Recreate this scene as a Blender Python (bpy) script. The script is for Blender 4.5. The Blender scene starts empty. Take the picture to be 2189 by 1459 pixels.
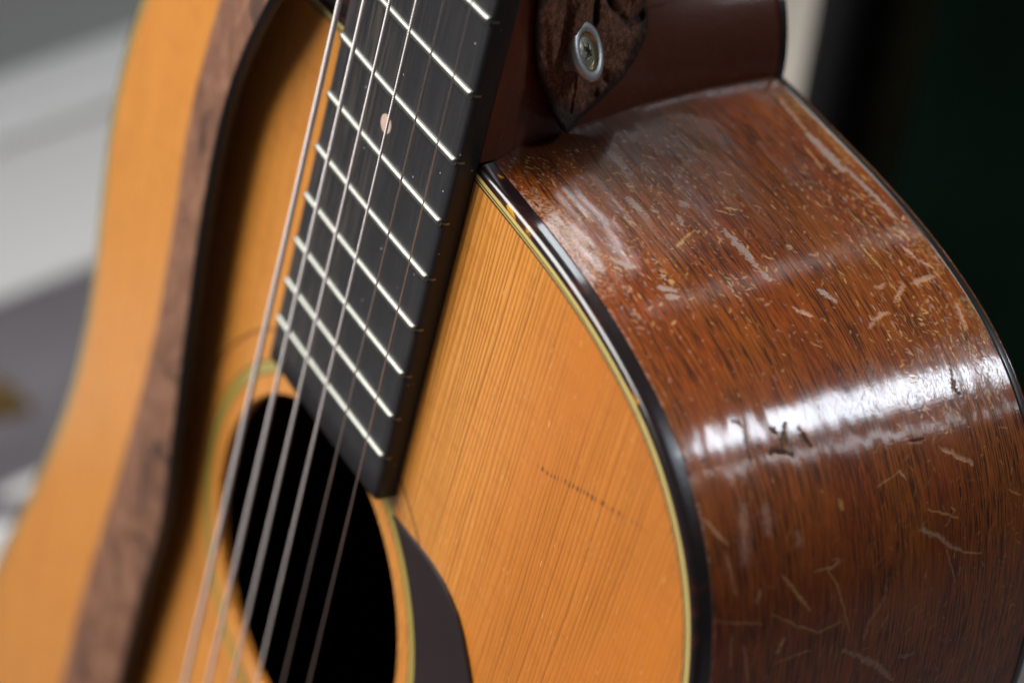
import bpy, bmesh, math, random
import numpy as np
from mathutils import Vector, Matrix
random.seed(7); RNG = np.random.default_rng(11)
scn = bpy.context.scene
COL = scn.collection
MM = 0.001
# ---------------------------------------------------------------- camera, world, lamps, exposure
# the guitar frame: x to the treble side, y up the neck (0 at the body joint), z out of the top (0 on the fretboard); millimetres
LEAN = Matrix(((1, 0, 0), (0, .3007, -.9537), (0, .9537, .3007)))      # leaning back 17 degrees
ORIGIN = Vector((0, 0, .507))
def G2W(p): return ORIGIN + LEAN @ (Vector(p) * MM)
def Gdir(d): return (LEAN @ Vector(d)).normalized()
cd = bpy.data.cameras.new('camera'); cam = bpy.data.objects.new('camera', cd); COL.objects.link(cam)
CR, CU, CF = Vector((.50450069, .23019536, -.83215933)), -Vector((.59546182, -.79068441, .14227926)), Vector((-.62522338, -.5672991, -.53597338))
mw = Matrix((LEAN @ CR, LEAN @ CU, LEAN @ -CF)).transposed().to_4x4()
mw.translation = G2W((358.92, 247.06, 255.0)); cam.matrix_world = mw
cd.sensor_width = 36; cd.lens = 78.84; cd.clip_start = .02; cd.clip_end = 50
cd.dof.use_dof = True; cd.dof.focus_distance = .490; cd.dof.aperture_fstop = 6.2; cd.dof.aperture_blades = 0
scn.camera = cam
w = bpy.data.worlds.new('World'); scn.world = w; w.use_nodes = True
bg = w.node_tree.nodes['Background']; bg.inputs[0].default_value = (1, .97, .93, 1); bg.inputs[1].default_value = .045
def area(name, direction, dist, sx, sy, radiance, col=(1, 1, 1), at=(60, -40, -20), roll=0):
    l = bpy.data.lights.new(name, 'AREA'); l.shape = 'RECTANGLE'; l.size = sx; l.size_y = sy
    l.energy = radiance * math.pi * sx * sy; l.color = col
    o = bpy.data.objects.new(name, l); COL.objects.link(o)
    d = Gdir(direction); o.location = G2W(at) + d * dist
    q = d.to_track_quat('Z', 'Y'); o.rotation_euler = (q.to_matrix() @ Matrix.Rotation(roll, 3, 'Z')).to_euler()
    return o
area('window_wide', (.235, .725, -.64), 2.2, .29, .36, 29, (.80, .89, 1), (108, -17, -50))
area('window_narrow', (.400, .652, -.64), 2.2, .05, .36, 12, (.86, .93, 1), (116, -21, -50))
area('window_slim', (-.35, .70, -.62), 2.2, .08, .45, 1.6, (.95, .97, 1), (76, -6, -50))
area('window_far', (-.52, .684, -.528), 2.2, .36, .06, 14, (.88, .94, 1), (57, -3, -9), -.65)
area('sheen_fill', (-.53, .64, -.56), 2.3, .5, .30, .35, (1, .86, .80), (57, -3, -20), -.65)  # added dim fill for the milky sheen on the shoulder, no known window
area('ceiling_glow', (-.54, .61, .58), 2.4, 2.5, 1.9, 11.6, (1, .975, .94))
scn.view_settings.view_transform = 'Standard'; scn.view_settings.look = 'None'; scn.view_settings.exposure = 0
scn.cycles.max_bounces = 8

# ---------------------------------------------------------------- helpers
def empty(name, loc, rot=None):
    o = bpy.data.objects.new(name, None); COL.objects.link(o); o.location = loc
    if rot: o.rotation_euler = rot.to_euler()
    o.empty_display_size = .02
    return o
def tag(o, label=None, cat=None, group=None, kind=None):
    for k, v in (('label', label), ('category', cat), ('group', group), ('kind', kind)):
        if v: o[k] = v
    return o
def link(name, me, parent=None, loc=None):
    o = bpy.data.objects.new(name, me); COL.objects.link(o)
    if parent is not None: o.parent = parent
    if loc is not None: o.location = loc
    return o
def mesh(name, verts, faces, mats, parent=None, smooth=True, fmat=None, loc=None, scale=MM):
    me = bpy.data.meshes.new(name)
    v = np.asarray(verts, float) * scale
    me.from_pydata(v.tolist(), [], faces)
    for m in (mats if isinstance(mats, (list, tuple)) else [mats]): me.materials.append(m)
    me.polygons.foreach_set('use_smooth', [smooth] * len(me.polygons))
    if fmat is not None: me.polygons.foreach_set('material_index', fmat)
    me.update()
    return link(name, me, parent, loc)
def grid(name, P, mats, parent=None, close_u=False, close_v=False, smooth=True, loc=None, fmat=None, flip=False):
    """P: (nu, nv, 3) array in mm"""
    nu, nv = P.shape[:2]
    idx = np.arange(nu * nv).reshape(nu, nv)
    a = idx if not close_u else np.r_[idx, idx[:1]]
    if close_v: a = np.c_[a, a[:, :1]]
    q = np.stack([a[:-1, :-1], a[1:, :-1], a[1:, 1:], a[:-1, 1:]], -1).reshape(-1, 4)
    if flip: q = q[:, ::-1]
    me = bpy.data.meshes.new(name)
    me.vertices.add(nu * nv); me.vertices.foreach_set('co', (P.reshape(-1, 3) * MM).astype(np.float32).ravel())
    me.loops.add(q.size); me.loops.foreach_set('vertex_index', q.ravel().astype(np.int32))
    me.polygons.add(len(q)); me.polygons.foreach_set('loop_start', np.arange(0, q.size, 4, dtype=np.int32))
    me.update(calc_edges=True); me.validate()
    for m in (mats if isinstance(mats, (list, tuple)) else [mats]): me.materials.append(m)
    me.polygons.foreach_set('use_smooth', [smooth] * len(me.polygons))
    if fmat is not None: me.polygons.foreach_set('material_index', np.asarray(fmat, np.int32))
    return link(name, me, parent, loc)
def tube(path, r, n=12):
    path = np.asarray(path, float); t = np.gradient(path, axis=0); t /= np.linalg.norm(t, axis=1)[:, None]
    ref = np.array([1, 0, 0.]); b = np.cross(t, ref); b /= np.linalg.norm(b, axis=1)[:, None]; c = np.cross(t, b)
    th = np.linspace(0, 2 * np.pi, n, endpoint=False)
    r = np.broadcast_to(r, (len(path),))
    return path[:, None] + r[:, None, None] * (np.cos(th)[None, :, None] * b[:, None] + np.sin(th)[None, :, None] * c[:, None])
def vnoise(x, y, seed=0):
    """smooth 2-D value noise in 0..1 (numpy)"""
    r = np.random.default_rng(seed).random((256, 256))
    xi = np.floor(x).astype(int); yi = np.floor(y).astype(int); fx = x - xi; fy = y - yi
    fx = fx * fx * (3 - 2 * fx); fy = fy * fy * (3 - 2 * fy)
    g = lambda i, j: r[i % 256, j % 256]
    return (g(xi, yi) * (1 - fx) + g(xi + 1, yi) * fx) * (1 - fy) + (g(xi, yi + 1) * (1 - fx) + g(xi + 1, yi + 1) * fx) * fy

# ---------------------------------------------------------------- materials
class NT:
    def __init__(s, name):
        s.m = bpy.data.materials.new(name); s.m.use_nodes = True; s.t = s.m.node_tree; s.n = s.t.nodes; s.b = s.n['Principled BSDF']
    def link(s, a, b): s.t.links.new(a, b)
    def set(s, **k):
        for a, v in k.items():
            i = s.b.inputs[a.replace('_', ' ')]
            if hasattr(v, 'is_linked'): s.link(v, i)
            else: i.default_value = (*v, 1) if isinstance(v, tuple) and len(v) == 3 and i.type == 'RGBA' else v
        return s
    def node(s, typ, **k):
        n = s.n.new(typ)
        for a, v in k.items(): setattr(n, a, v)
        return n
    def inp(s, n, i, v):
        if hasattr(v, 'is_linked'): s.link(v, n.inputs[i])
        elif v is not None: n.inputs[i].default_value = v
    def math(s, op, a, b=None, c=None, clamp=False):
        n = s.node('ShaderNodeMath', operation=op, use_clamp=clamp)
        for i, v in enumerate((a, b, c)): s.inp(n, i, v)
        return n.outputs[0]
    def vmul(s, v, k):
        n = s.node('ShaderNodeVectorMath', operation='MULTIPLY'); s.inp(n, 0, v); n.inputs[1].default_value = k; return n.outputs[0]
    def coord(s, k=(1000, 1000, 1000)):
        return s.vmul(s.node('ShaderNodeTexCoord').outputs['Object'], k)
    def attr(s, name):
        return s.node('ShaderNodeAttribute', attribute_name=name)
    def noise(s, vec, scale=1, detail=3, rough=.55, dist=0):
        n = s.node('ShaderNodeTexNoise'); s.inp(n, 'Vector', vec)
        n.inputs['Scale'].default_value = scale; n.inputs['Detail'].default_value = detail
        n.inputs['Roughness'].default_value = rough; n.inputs['Distortion'].default_value = dist
        return n.outputs['Fac']
    def voro(s, vec, scale=1, feature='F1', rand=1):
        n = s.node('ShaderNodeTexVoronoi', feature=feature); s.inp(n, 'Vector', vec); n.inputs['Scale'].default_value = scale
        n.inputs['Randomness'].default_value = rand
        return n
    def ramp(s, f, stops, interp='LINEAR'):
        n = s.node('ShaderNodeValToRGB'); s.inp(n, 0, f); cr = n.color_ramp; cr.interpolation = interp
        while len(cr.elements) < len(stops): cr.elements.new(.5)
        for e, (p, c) in zip(cr.elements, stops):
            e.position = p; e.color = (*c, 1) if isinstance(c, tuple) else (c, c, c, 1)
        return n.outputs[0]
    def step(s, f, a, b):
        n = s.node('ShaderNodeMapRange', interpolation_type='SMOOTHSTEP'); s.inp(n, 0, f); n.inputs[1].default_value = a; n.inputs[2].default_value = b
        return n.outputs[0]
    def mix(s, f, a, b, blend='MIX'):
        n = s.node('ShaderNodeMix', data_type='RGBA', blend_type=blend)
        s.inp(n, 0, f)
        for i, v in ((6, a), (7, b)): s.inp(n, i, (*v, 1) if isinstance(v, tuple) else v)
        return n.outputs[2]
    def bump(s, h, strength=.3, dist=.0002, normal=None):
        n = s.node('ShaderNodeBump'); s.inp(n, 'Height', h); n.inputs['Strength'].default_value = strength; n.inputs['Distance'].default_value = dist
        if normal is not None: s.link(normal, n.inputs['Normal'])
        return n.outputs[0]
    def sep(s, v):
        n = s.node('ShaderNodeSeparateXYZ'); s.inp(n, 0, v); return n.outputs
    def comb(s, x, y, z=0.0):
        n = s.node('ShaderNodeCombineXYZ')
        for i, v in enumerate((x, y, z)): s.inp(n, i, v)
        return n.outputs[0]

def m_spruce():
    t = NT('aged_spruce_lacquer'); P = t.coord(); x, y, z = t.sep(P)
    warp = t.noise(t.vmul(P, (.06, .004, 0)), 1, 2)
    wav = t.noise(t.vmul(P, (.5, .03, 0)), 1, 2)
    xx = t.math('ADD', t.math('ADD', x, t.math('MULTIPLY', warp, 9.)), t.math('MULTIPLY', wav, 1.6))
    ph = t.math('FRACT', t.math('DIVIDE', xx, 1.45))
    late = t.ramp(ph, [(0, 0.05), (.55, .35), (.82, 1.), (.93, .9), (1, .05)])
    rowid = t.math('FLOOR', t.math('DIVIDE', xx, 1.45))
    wn = t.node('ShaderNodeTexWhiteNoise', noise_dimensions='1D'); t.link(rowid, wn.inputs['W'])
    late = t.math('MULTIPLY', late, t.math('MULTIPLY_ADD', wn.outputs[0], .5, .5))
    patch = t.noise(t.vmul(P, (.03, .012, 0)), 1, 3)
    late = t.math('MULTIPLY', late, t.math('MAXIMUM', t.step(patch, .30, .62), t.math('MULTIPLY', t.step(x, 90, 45), .8)))
    fine = t.noise(t.vmul(P, (4.5, .12, 0)), 1, 3, .7)
    near = t.step(x, 84, 40)
    base = t.mix(t.math('MULTIPLY_ADD', patch, .6, t.math('MULTIPLY', t.step(x, 85, 30), .5)), (.45, .120, .006), (.72, .270, .030))
    base = t.mix(t.math('MULTIPLY', late, t.math('MULTIPLY_ADD', near, .12, .70)), base, (.24, .070, .008))
    base = t.mix(t.math('MULTIPLY', t.step(fine, .45, .75), .35), base, (.33, .11, .014))
    pale = t.step(t.noise(t.vmul(P, (3.2, .07, 0)), 1, 3, .65), .60, .80)
    rib = t.math('MULTIPLY', near, t.ramp(ph, [(0, .0), (.25, 1.), (.5, .2), (1, 0)]))
    base = t.mix(t.math('MULTIPLY', t.math('MAXIMUM', t.math('MULTIPLY', pale, .5), t.math('MULTIPLY', rib, .45)), .9), base, (.78, .44, .13))
    silk = t.noise(t.vmul(P, (.10, .32, 0)), 1, 3, .6)
    base = t.mix(t.math('MULTIPLY', t.step(silk, .48, .70), .22), base, (.36, .095, .006))
    # short dark pores and pale nicks along the grain
    dash = t.noise(t.vmul(P, (2.8, .4, 0)), 1, 1)
    base = t.mix(t.math('MULTIPLY', t.step(dash, .70, .80), .55), base, (.14, .045, .008))
    nick = t.noise(t.vmul(P, (3.4, .26, 3)), 1, 1)
    nk = t.step(nick, .70, .78)
    base = t.mix(t.math('MULTIPLY', nk, .7), base, (.85, .52, .2))
    # the dotted dark mark across the grain: distance to a gently bent line
    dx = t.math('SUBTRACT', x, 73.0)
    line = t.math('ADD', t.math('MULTIPLY_ADD', dx, .405, -49.3), t.math('MULTIPLY', t.math('MULTIPLY', dx, dx), -.0009))
    dd = t.math('ABSOLUTE', t.math('SUBTRACT', y, t.math('ADD', line, t.math('MULTIPLY', wav, .8))))
    dots = t.math('MULTIPLY', t.step(dd, 1.0, .25), t.ramp(t.math('FRACT', t.math('DIVIDE', xx, 1.45)), [(0, .15), (.35, .2), (.6, 1), (.9, 1), (1, .2)]))
    rng = t.math('MULTIPLY', t.step(dx, 0, 4), t.step(dx, 46, 22))
    dots = t.math('MULTIPLY', dots, t.math('MULTIPLY', rng, t.step(t.noise(t.vmul(P, (.5, .5, 0)), 1, 3), .36, .60)))
    base = t.mix(t.math('MULTIPLY', dots, .75), base, (.05, .018, .008))
    h = t.math('MULTIPLY_ADD', fine, .25, t.math('MULTIPLY', late, -1.0))
    h = t.math('SUBTRACT', h, t.math('MULTIPLY', nk, .8))
    nrm = t.bump(h, .65, .00026)
    t.set(Base_Color=base, Roughness=.45, Normal=nrm, Coat_Weight=.75, Coat_Roughness=.23)
    n2 = t.bump(h, .34, .00024); t.link(n2, t.b.inputs['Coat Normal'])
    return t.m
def m_side():
    t = NT('worn_mahogany_side'); sz = t.attr('sz').outputs['Vector']; we = t.attr('wear')
    sp = t.node('ShaderNodeSeparateColor'); t.link(we.outputs['Color'], sp.inputs[0])
    amber, lilac, dark = sp.outputs[0], sp.outputs[1], sp.outputs[2]; pink = we.outputs['Alpha']
    big = t.noise(t.vmul(sz, (.018, .05, 0)), 1, 3)
    band = t.noise(t.vmul(sz, (.02, .30, 0)), 1, 3)
    fib = t.noise(t.vmul(sz, (.22, 2.6, 0)), 1, 4, .7, .3)
    pore = t.noise(t.vmul(sz, (.11, 2.5, 4)), 1, 2, .6)
    pore2 = t.noise(t.vmul(sz, (.05, 1.3, 9)), 1, 3, .6)
    base = t.mix(band, (.085, .014, .003), (.50, .130, .012))
    base = t.mix(t.step(big, .35, .7), base, t.mix(band, (.14, .019, .003), (.31, .056, .008)))
    base = t.mix(t.math('MULTIPLY', t.step(fib, .42, .72), .5), base, (.47, .130, .014))
    area_ = t.step(t.noise(t.vmul(sz, (.03, .06, 5)), 1, 2), .30, .55)
    po = t.math('MULTIPLY', t.math('MAXIMUM', t.step(pore, .515, .585), t.math('MULTIPLY', t.step(pore2, .545, .63), .9)), t.math('MULTIPLY_ADD', area_, .55, .45))
    base = t.mix(t.math('MULTIPLY', po, .9), base, (.030, .011, .005))
    mott = t.noise(t.vmul(sz, (.9, 1.2, 0)), 1, 3, .7)
    by_heel = t.math('MULTIPLY', t.step(t.math('MULTIPLY_ADD', big, 22, t.sep(sz)[0]), 52, 30), t.step(t.sep(sz)[1], -75, -35))
    base = t.mix(t.math('MULTIPLY', by_heel, .85), base, (.045, .014, .008))  # darker brown towards the heel, fading with depth
    base = t.mix(t.math('MULTIPLY', dark, .92), base, (.045, .014, .007))
    base = t.mix(t.math('MULTIPLY', amber, t.math('MULTIPLY_ADD', mott, .5, .55), clamp=True), base, (.82, .48, .18))
    base = t.mix(t.math('MULTIPLY', pink, t.math('MULTIPLY_ADD', mott, .6, .45), clamp=True), base, (.70, .40, .30))
    base = t.mix(t.math('MULTIPLY', lilac, .88, clamp=True), base, t.mix(mott, (.28, .205, .20), (.47, .37, .355)))
    gone = t.math('MAXIMUM', dark, t.math('MULTIPLY', lilac, .6))
    wob = t.noise(t.vmul(sz, (.035, .10, 0)), 1, 2)
    wrk = t.noise(t.vmul(sz, (.42, 1.5, 2)), 1, 3, .6, 1.2)
    ridge = t.math('ABSOLUTE', t.math('SUBTRACT', wrk, .5))
    crack = t.math('MULTIPLY', t.step(ridge, .022, .0), t.step(t.noise(t.vmul(sz, (.05, .045, 8)), 1, 2), .44, .62))
    micro = t.noise(t.vmul(sz, (.8, 6., 0)), 1, 2)
    scr = t.math('MAXIMUM', t.math('MAXIMUM', amber, lilac), t.math('MAXIMUM', dark, pink))
    h = t.math('MULTIPLY_ADD', scr, -1.2, t.math('MULTIPLY', crack, -.9))
    h = t.math('ADD', h, t.math('MULTIPLY_ADD', micro, .10, t.math('MULTIPLY', po, -.22)))
    n1 = t.bump(h, .5, .00018)
    deep = t.step(t.sep(sz)[1], -35, -80)
    hs = t.math('MULTIPLY_ADD', scr, -1.0, t.math('MULTIPLY', crack, -.6))
    h2 = t.math('MULTIPLY', hs, t.math('MULTIPLY_ADD', deep, .60, .10))
    n0 = t.bump(wob, .16, .0016); n2 = t.bump(h2, .13, .00012, n0)
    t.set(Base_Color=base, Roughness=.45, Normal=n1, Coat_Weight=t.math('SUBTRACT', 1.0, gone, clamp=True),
          Coat_Roughness=t.math('MULTIPLY_ADD', t.noise(t.vmul(sz, (.05, .08, 3)), 1, 3), .12, .05), Specular_IOR_Level=.18)
    t.link(n2, t.b.inputs['Coat Normal'])
    return t.m
def m_mahog():
    t = NT('dark_mahogany_neck'); P = t.coord()
    a = t.noise(t.vmul(P, (1.6, .05, .35)), 1, 3); sp = t.noise(t.vmul(P, (3, .35, 1.2)), 1, 2)
    b = t.noise(t.vmul(P, (.05, .05, .05)), 1, 3)
    c = t.mix(a, (.070, .015, .004), (.165, .040, .011)); c = t.mix(t.math('MULTIPLY', b, .5), c, (.125, .022, .010))
    c = t.mix(t.math('MULTIPLY', t.step(sp, .68, .76), .6), c, (.35, .14, .06))
    n = t.bump(t.math('ADD', a, t.noise(t.vmul(P, (.15, .15, .15)), 1, 3)), .15, .0004)
    return t.set(Base_Color=c, Roughness=.45, Coat_Weight=.55, Coat_Roughness=.15, Specular_IOR_Level=.25, Normal=n).m
def m_ebony():
    t = NT('ebony'); P = t.coord(); x, y, z = t.sep(P)
    f = t.noise(t.vmul(P, (1.1, .035, 1)), 1, 3, .6); g = t.noise(t.vmul(P, (4, .25, 2)), 1, 2)
    bass = t.step(x, 6, -12)
    c = t.mix(t.math('MULTIPLY', t.step(f, .44, .68), t.math('MULTIPLY_ADD', bass, .85, .2)), (.018, .018, .021), (.060, .050, .043))
    c = t.mix(t.math('MULTIPLY', t.step(g, .58, .7), .35), c, (.005, .005, .006))
    dust = t.voro(t.vmul(P, (1, 1, 1)), .36)
    d = t.math('MULTIPLY', t.step(dust.outputs['Distance'], .09, .04), 1.0)
    hid = t.node('ShaderNodeTexWhiteNoise', noise_dimensions='3D'); t.link(dust.outputs['Position'], hid.inputs['Vector'])
    d = t.math('MULTIPLY', d, t.step(hid.outputs['Value'], .72, .78))
    c = t.mix(t.math('MULTIPLY', d, .7), c, (.6, .62, .66))
    return t.set(Base_Color=c, Roughness=t.math('MULTIPLY_ADD', f, .2, .36), Normal=t.bump(t.math('ADD', f, g), .18, .0002), Specular_IOR_Level=.45).m
def m_metal(name, col, rough, bumpk=.1):
    t = NT(name); P = t.coord(); f = t.noise(t.vmul(P, (2, 2, 2)), 1, 3)
    c = t.mix(f, tuple(.82 * v for v in col), col)
    return t.set(Base_Color=c, Metallic=1., Roughness=t.math('MULTIPLY_ADD', f, .2, rough - .1), Normal=t.bump(f, bumpk, .0001)).m
def m_wound():
    t = NT('wound_string'); P = t.coord(); x, y, z = t.sep(P)
    s = t.math('SINE', t.math('MULTIPLY', y, 2 * math.pi / .42))
    return t.set(Base_Color=(.78, .725, .72), Metallic=.35, Roughness=.42, Normal=t.bump(s, .6, .00012)).m
def m_plain(name, col, rough=.5, spec=.4, var=.15, scale=.3, coat=0):
    t = NT(name); P = t.coord(); f = t.noise(t.vmul(P, (scale,) * 3), 1, 4)
    c = t.mix(f, tuple(v * (1 - var) for v in col), tuple(min(1, v * (1 + var)) for v in col))
    return t.set(Base_Color=c, Roughness=rough, Specular_IOR_Level=spec, Normal=t.bump(f, .08, .0002), Coat_Weight=coat, Coat_Roughness=.1).m
def m_tortoise():
    t = NT('tortoise_binding'); P = t.coord(); f = t.noise(t.vmul(P, (.13, .13, .13)), 1, 2, .5, .8)
    g = t.noise(t.vmul(P, (.9, .9, .9)), 1, 3)
    k = t.step(t.math('MULTIPLY_ADD', g, .12, f), .735, .78)
    red = t.step(f, .50, .72)
    c = t.mix(red, (.010, .005, .006), (.050, .011, .006)); c = t.mix(k, c, (.55, .26, .012))
    lip = t.noise(t.vmul(P, (.3, .3, 3.)), 1, 3)
    return t.set(Base_Color=c, Roughness=.3, Coat_Weight=1., Coat_Roughness=.09, Normal=t.bump(t.math('ADD', g, lip), .12, .0003)).m
def m_leather(name, lo, mid, hi, dark=.5, scale=1., attr=False):
    t = NT(name); P = t.coord()
    a = t.noise(t.vmul(P, (.11 * scale,) * 3), 1, 4, .65, .6); b = t.noise(t.vmul(P, (.36 * scale,) * 3), 1, 5, .72)
    f = t.noise(t.vmul(P, (1.7, 1.7, 1.7)), 1, 3, .7)
    c = t.mix(t.step(b, .40, .66), mid, hi)
    dk = t.step(t.math('MULTIPLY_ADD', b, .55, a), dark + .28, dark + .42)
    if attr: dk = t.math('MAXIMUM', dk, t.attr('black').outputs['Fac'])
    c = t.mix(t.math('MULTIPLY', dk, .93), c, lo)
    c = t.mix(t.math('MULTIPLY', t.step(f, .5, .75), .45), c, t.mix(.5, lo, mid))
    h = t.math('MULTIPLY_ADD', b, .7, t.math('MULTIPLY', f, .5))
    return t.set(Base_Color=c, Roughness=t.math('MULTIPLY_ADD', dk, -.22, .78), Specular_IOR_Level=.35, Normal=t.bump(h, .8, .0007)).m
def m_fabric(name, c1, c2, scale=.05, rough=.95, sheen=0.):
    t = NT(name); P = t.coord(); f = t.noise(t.vmul(P, (scale,) * 3), 1, 4, .6); g = t.noise(t.vmul(P, (1.2,) * 3), 1, 2)
    c = t.mix(f, c1, c2)
    t.set(Base_Color=c, Roughness=rough, Normal=t.bump(g, .5, .0008), Specular_IOR_Level=.15, Sheen_Weight=sheen)
    if sheen: t.b.inputs['Sheen Tint'].default_value = (*c2, 1)
    return t.m
SPRUCE, SIDE, MAHOG, EBONY = m_spruce(), m_side(), m_mahog(), m_ebony()
NICKEL = m_metal('nickel_silver_fret', (.27, .275, .25), .42)
STEEL = m_metal('plain_steel_string', (.80, .74, .72), .32)
ALU = m_metal('dull_button_metal', (.74, .76, .77), .52, .5)
BRASS = m_metal('worn_brass_rim', (.72, .60, .36), .34, .4)
WOUND = m_wound(); TORT = m_tortoise()
IVORY = m_plain('aged_ivory_line', (.56, .43, .14), .35, coat=.7)
GREENLINE = m_plain('greenish_aged_ring', (.36, .275, .06), .35, coat=.7)
BLACKLINE = m_plain('black_line', (.012, .01, .008), .35, coat=.7)
PGUARD = m_plain('dark_pickguard', (.016, .0095, .0095), .34, .35, .3, .05, coat=.4)
PEARL = m_plain('pinkish_pearl', (.55, .40, .33), .3, .5, .2, .8)
BONE = m_plain('bone', (.7, .63, .5), .4)
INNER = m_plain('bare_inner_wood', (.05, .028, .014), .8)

# ---------------------------------------------------------------- guitar geometry
L = 632.5
def fy(n): return L * (1 - .5 ** (14 / 12)) - L * (1 - .5 ** (n / 12))          # y of fret n
def hw(y): return (43 + 11 * (350.8 - y) / 316.25) / 2                       # half width of the board
ZT = -5.74; HOLE = (0., -148.24); HR = 48.5; KS = 2.5 / 98
TOP_B = 1.8; EDGE_H = 4.3
HALF = [(0,0),(14,-.3),(25,-1),(40,-1.8),(56,-2.8),(67,-4),(79,-6),(96,-10.6),(108,-16),(119,-24),(127,-32),(133,-41),(138.2,-54),(142.2,-69),(144.6,-85),(145.2,-98),(144.4,-117),(142.5,-135),(141,-155),(141.5,-175),(145,-200),(153,-228),(165,-262),(178,-296),(190,-335),(197,-380),(196,-420),(180,-465),(140,-495),(80,-508),(0,-512)]
def outline():
    h = np.array(HALF, float); full = np.r_[h, (h[1:-1] * [-1, 1])[::-1]]
    n = len(full); pts = []
    for i in range(n):
        p0, p1, p2, p3 = full[i - 1], full[i], full[(i + 1) % n], full[(i + 2) % n]
        for t in np.linspace(0, 1, 40, endpoint=False):
            pts.append(.5 * ((2 * p1) + (-p0 + p2) * t + (2 * p0 - 5 * p1 + 4 * p2 - p3) * t * t + (-p0 + 3 * p1 - 3 * p2 + p3) * t ** 3))
    def res(q):
        q2 = np.r_[q, q[:1]]; s = np.r_[0, np.cumsum(np.hypot(*np.diff(q2, axis=0).T))]
        u = np.linspace(0, s[-1], int(round(s[-1])), endpoint=False)
        return np.c_[np.interp(u, s, q2[:, 0]), np.interp(u, s, q2[:, 1])]
    q = res(np.array(pts)); k = np.exp(-.5 * (np.arange(-24, 25) / 8.) ** 2); k /= k.sum()
    return res(np.c_[tuple(np.convolve(np.r_[q[-24:, i], q[:, i], q[:24, i]], k, 'valid') for i in (0, 1))])
Q = outline(); NQ = len(Q)
TQ = np.roll(Q, -1, 0) - np.roll(Q, 1, 0); TQ /= np.linalg.norm(TQ, axis=1)[:, None]
NRM = np.c_[-TQ[:, 1], TQ[:, 0]]
def body(x, y, z):
    """place a body point: the ribs lean a little, as the neck is pitched back"""
    d = -(z - ZT)
    return np.stack([x - KS * d * np.sign(x) * np.minimum(1, np.abs(x) / 20), y + KS * d, z + 0 * x], -1)
def depth(y): return 98.5 - .045 * y
def off(i, o): return Q[i] + NRM[i] * o
ALL = np.arange(NQ)
guitar = empty('acoustic_guitar', G2W((0, -515, -104)), LEAN)
tag(guitar, 'worn old acoustic guitar with honey spruce top and scratched reddish brown sides', 'guitar')
GL = Vector((0, .515, .104))                                                   # parts keep the body joint as their own origin
def gm(name, v, f, m, parent=None, **k): return mesh(name, v, f, m, parent or guitar, loc=None if parent else GL, **k)
def gg(name, P, m, parent=None, **k): return grid(name, P, m, parent or guitar, loc=None if parent else GL, **k)

# soundboard: rings between the soundhole and the purfling, with the wall of the hole
inn = Q + NRM * -(TOP_B + 1.9)
ang = np.arctan2(inn[:, 1] - HOLE[1], inn[:, 0])
hole = np.c_[HOLE[0] + HR * np.cos(ang), HOLE[1] + HR * np.sin(ang)]
rows = [np.c_[hole, np.full(NQ, ZT - 2.8)], np.c_[hole, np.full(NQ, ZT - .35)], np.c_[hole + (hole - HOLE) / HR * .4, np.full(NQ, ZT)]]
for t in np.linspace(.05, 1, 14): rows.append(np.c_[hole * (1 - t) + inn * t, np.full(NQ, ZT)])
gg('soundboard', np.array(rows), SPRUCE, close_v=True, smooth=False)
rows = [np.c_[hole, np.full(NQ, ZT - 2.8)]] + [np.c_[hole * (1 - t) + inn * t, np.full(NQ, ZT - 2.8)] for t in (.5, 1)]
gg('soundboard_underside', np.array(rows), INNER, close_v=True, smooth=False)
def ring_strip(name, o1, o2, mat, dz=.02):
    P = np.array([np.c_[Q + NRM * o1, np.full(NQ, ZT + dz)], np.c_[Q + NRM * (o1 + o2) / 2, np.full(NQ, ZT + dz + .015)], np.c_[Q + NRM * o2, np.full(NQ, ZT + dz)]])
    return gg(name, P, mat, close_v=True)
def purf(a, b, m, n): return ring_strip(n, -TOP_B - b, -TOP_B - a, m)
purf(0, .95, IVORY, 'purfling_line'); purf(.95, 1.30, BLACKLINE, 'black_purfling'); purf(1.30, 1.58, IVORY, 'purfling_line'); purf(1.58, 2.05, BLACKLINE, 'black_purfling')
# binding, swept L with a rounded corner
def sweep(name, prof, mat, zfun=None):
    P = []
    for (o, dz) in prof:
        xy = Q + NRM * o; z = np.full(NQ, ZT + dz) if zfun is None else zfun(xy[:, 1]) + dz
        P.append(body(xy[:, 0], xy[:, 1], z))
    return gg(name, np.array(P), mat, close_v=True, flip=True)
sweep('top_binding', [(-TOP_B, -.3), (-TOP_B, .04), (-1.3, .05), (-.75, -.02), (-.35, -.22), (-.08, -.6), (.06, -1.1), (.08, -2.2), (.08, -4), (.08, -EDGE_H), (-.3, -EDGE_H)], TORT)
zb = lambda y: ZT - depth(y)
sweep('back_binding', [(-.4, 3.3), (.10, 3.3), (.12, 2.6), (.08, 1.6), (-.1, .7), (-.5, .1), (-1.1, -.2), (-3, -.3), (-3, .2)], BLACKLINE, zb)
# back plate, arched
zz = zb(Q[:, 1]); rows = []
cen = np.array([0, -250.])
for t in np.linspace(0, 1, 12):
    xy = (Q + NRM * -2.9) * (1 - t) + cen * t
    P = body(xy[:, 0], xy[:, 1], (zb(Q[:, 1]) * (1 - t) + zb(np.full(NQ, -250.)) * t) - 12 * (1 - (1 - t) ** 2)); rows.append(P)
gg('back', np.array(rows), MAHOG, close_v=True)

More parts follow.
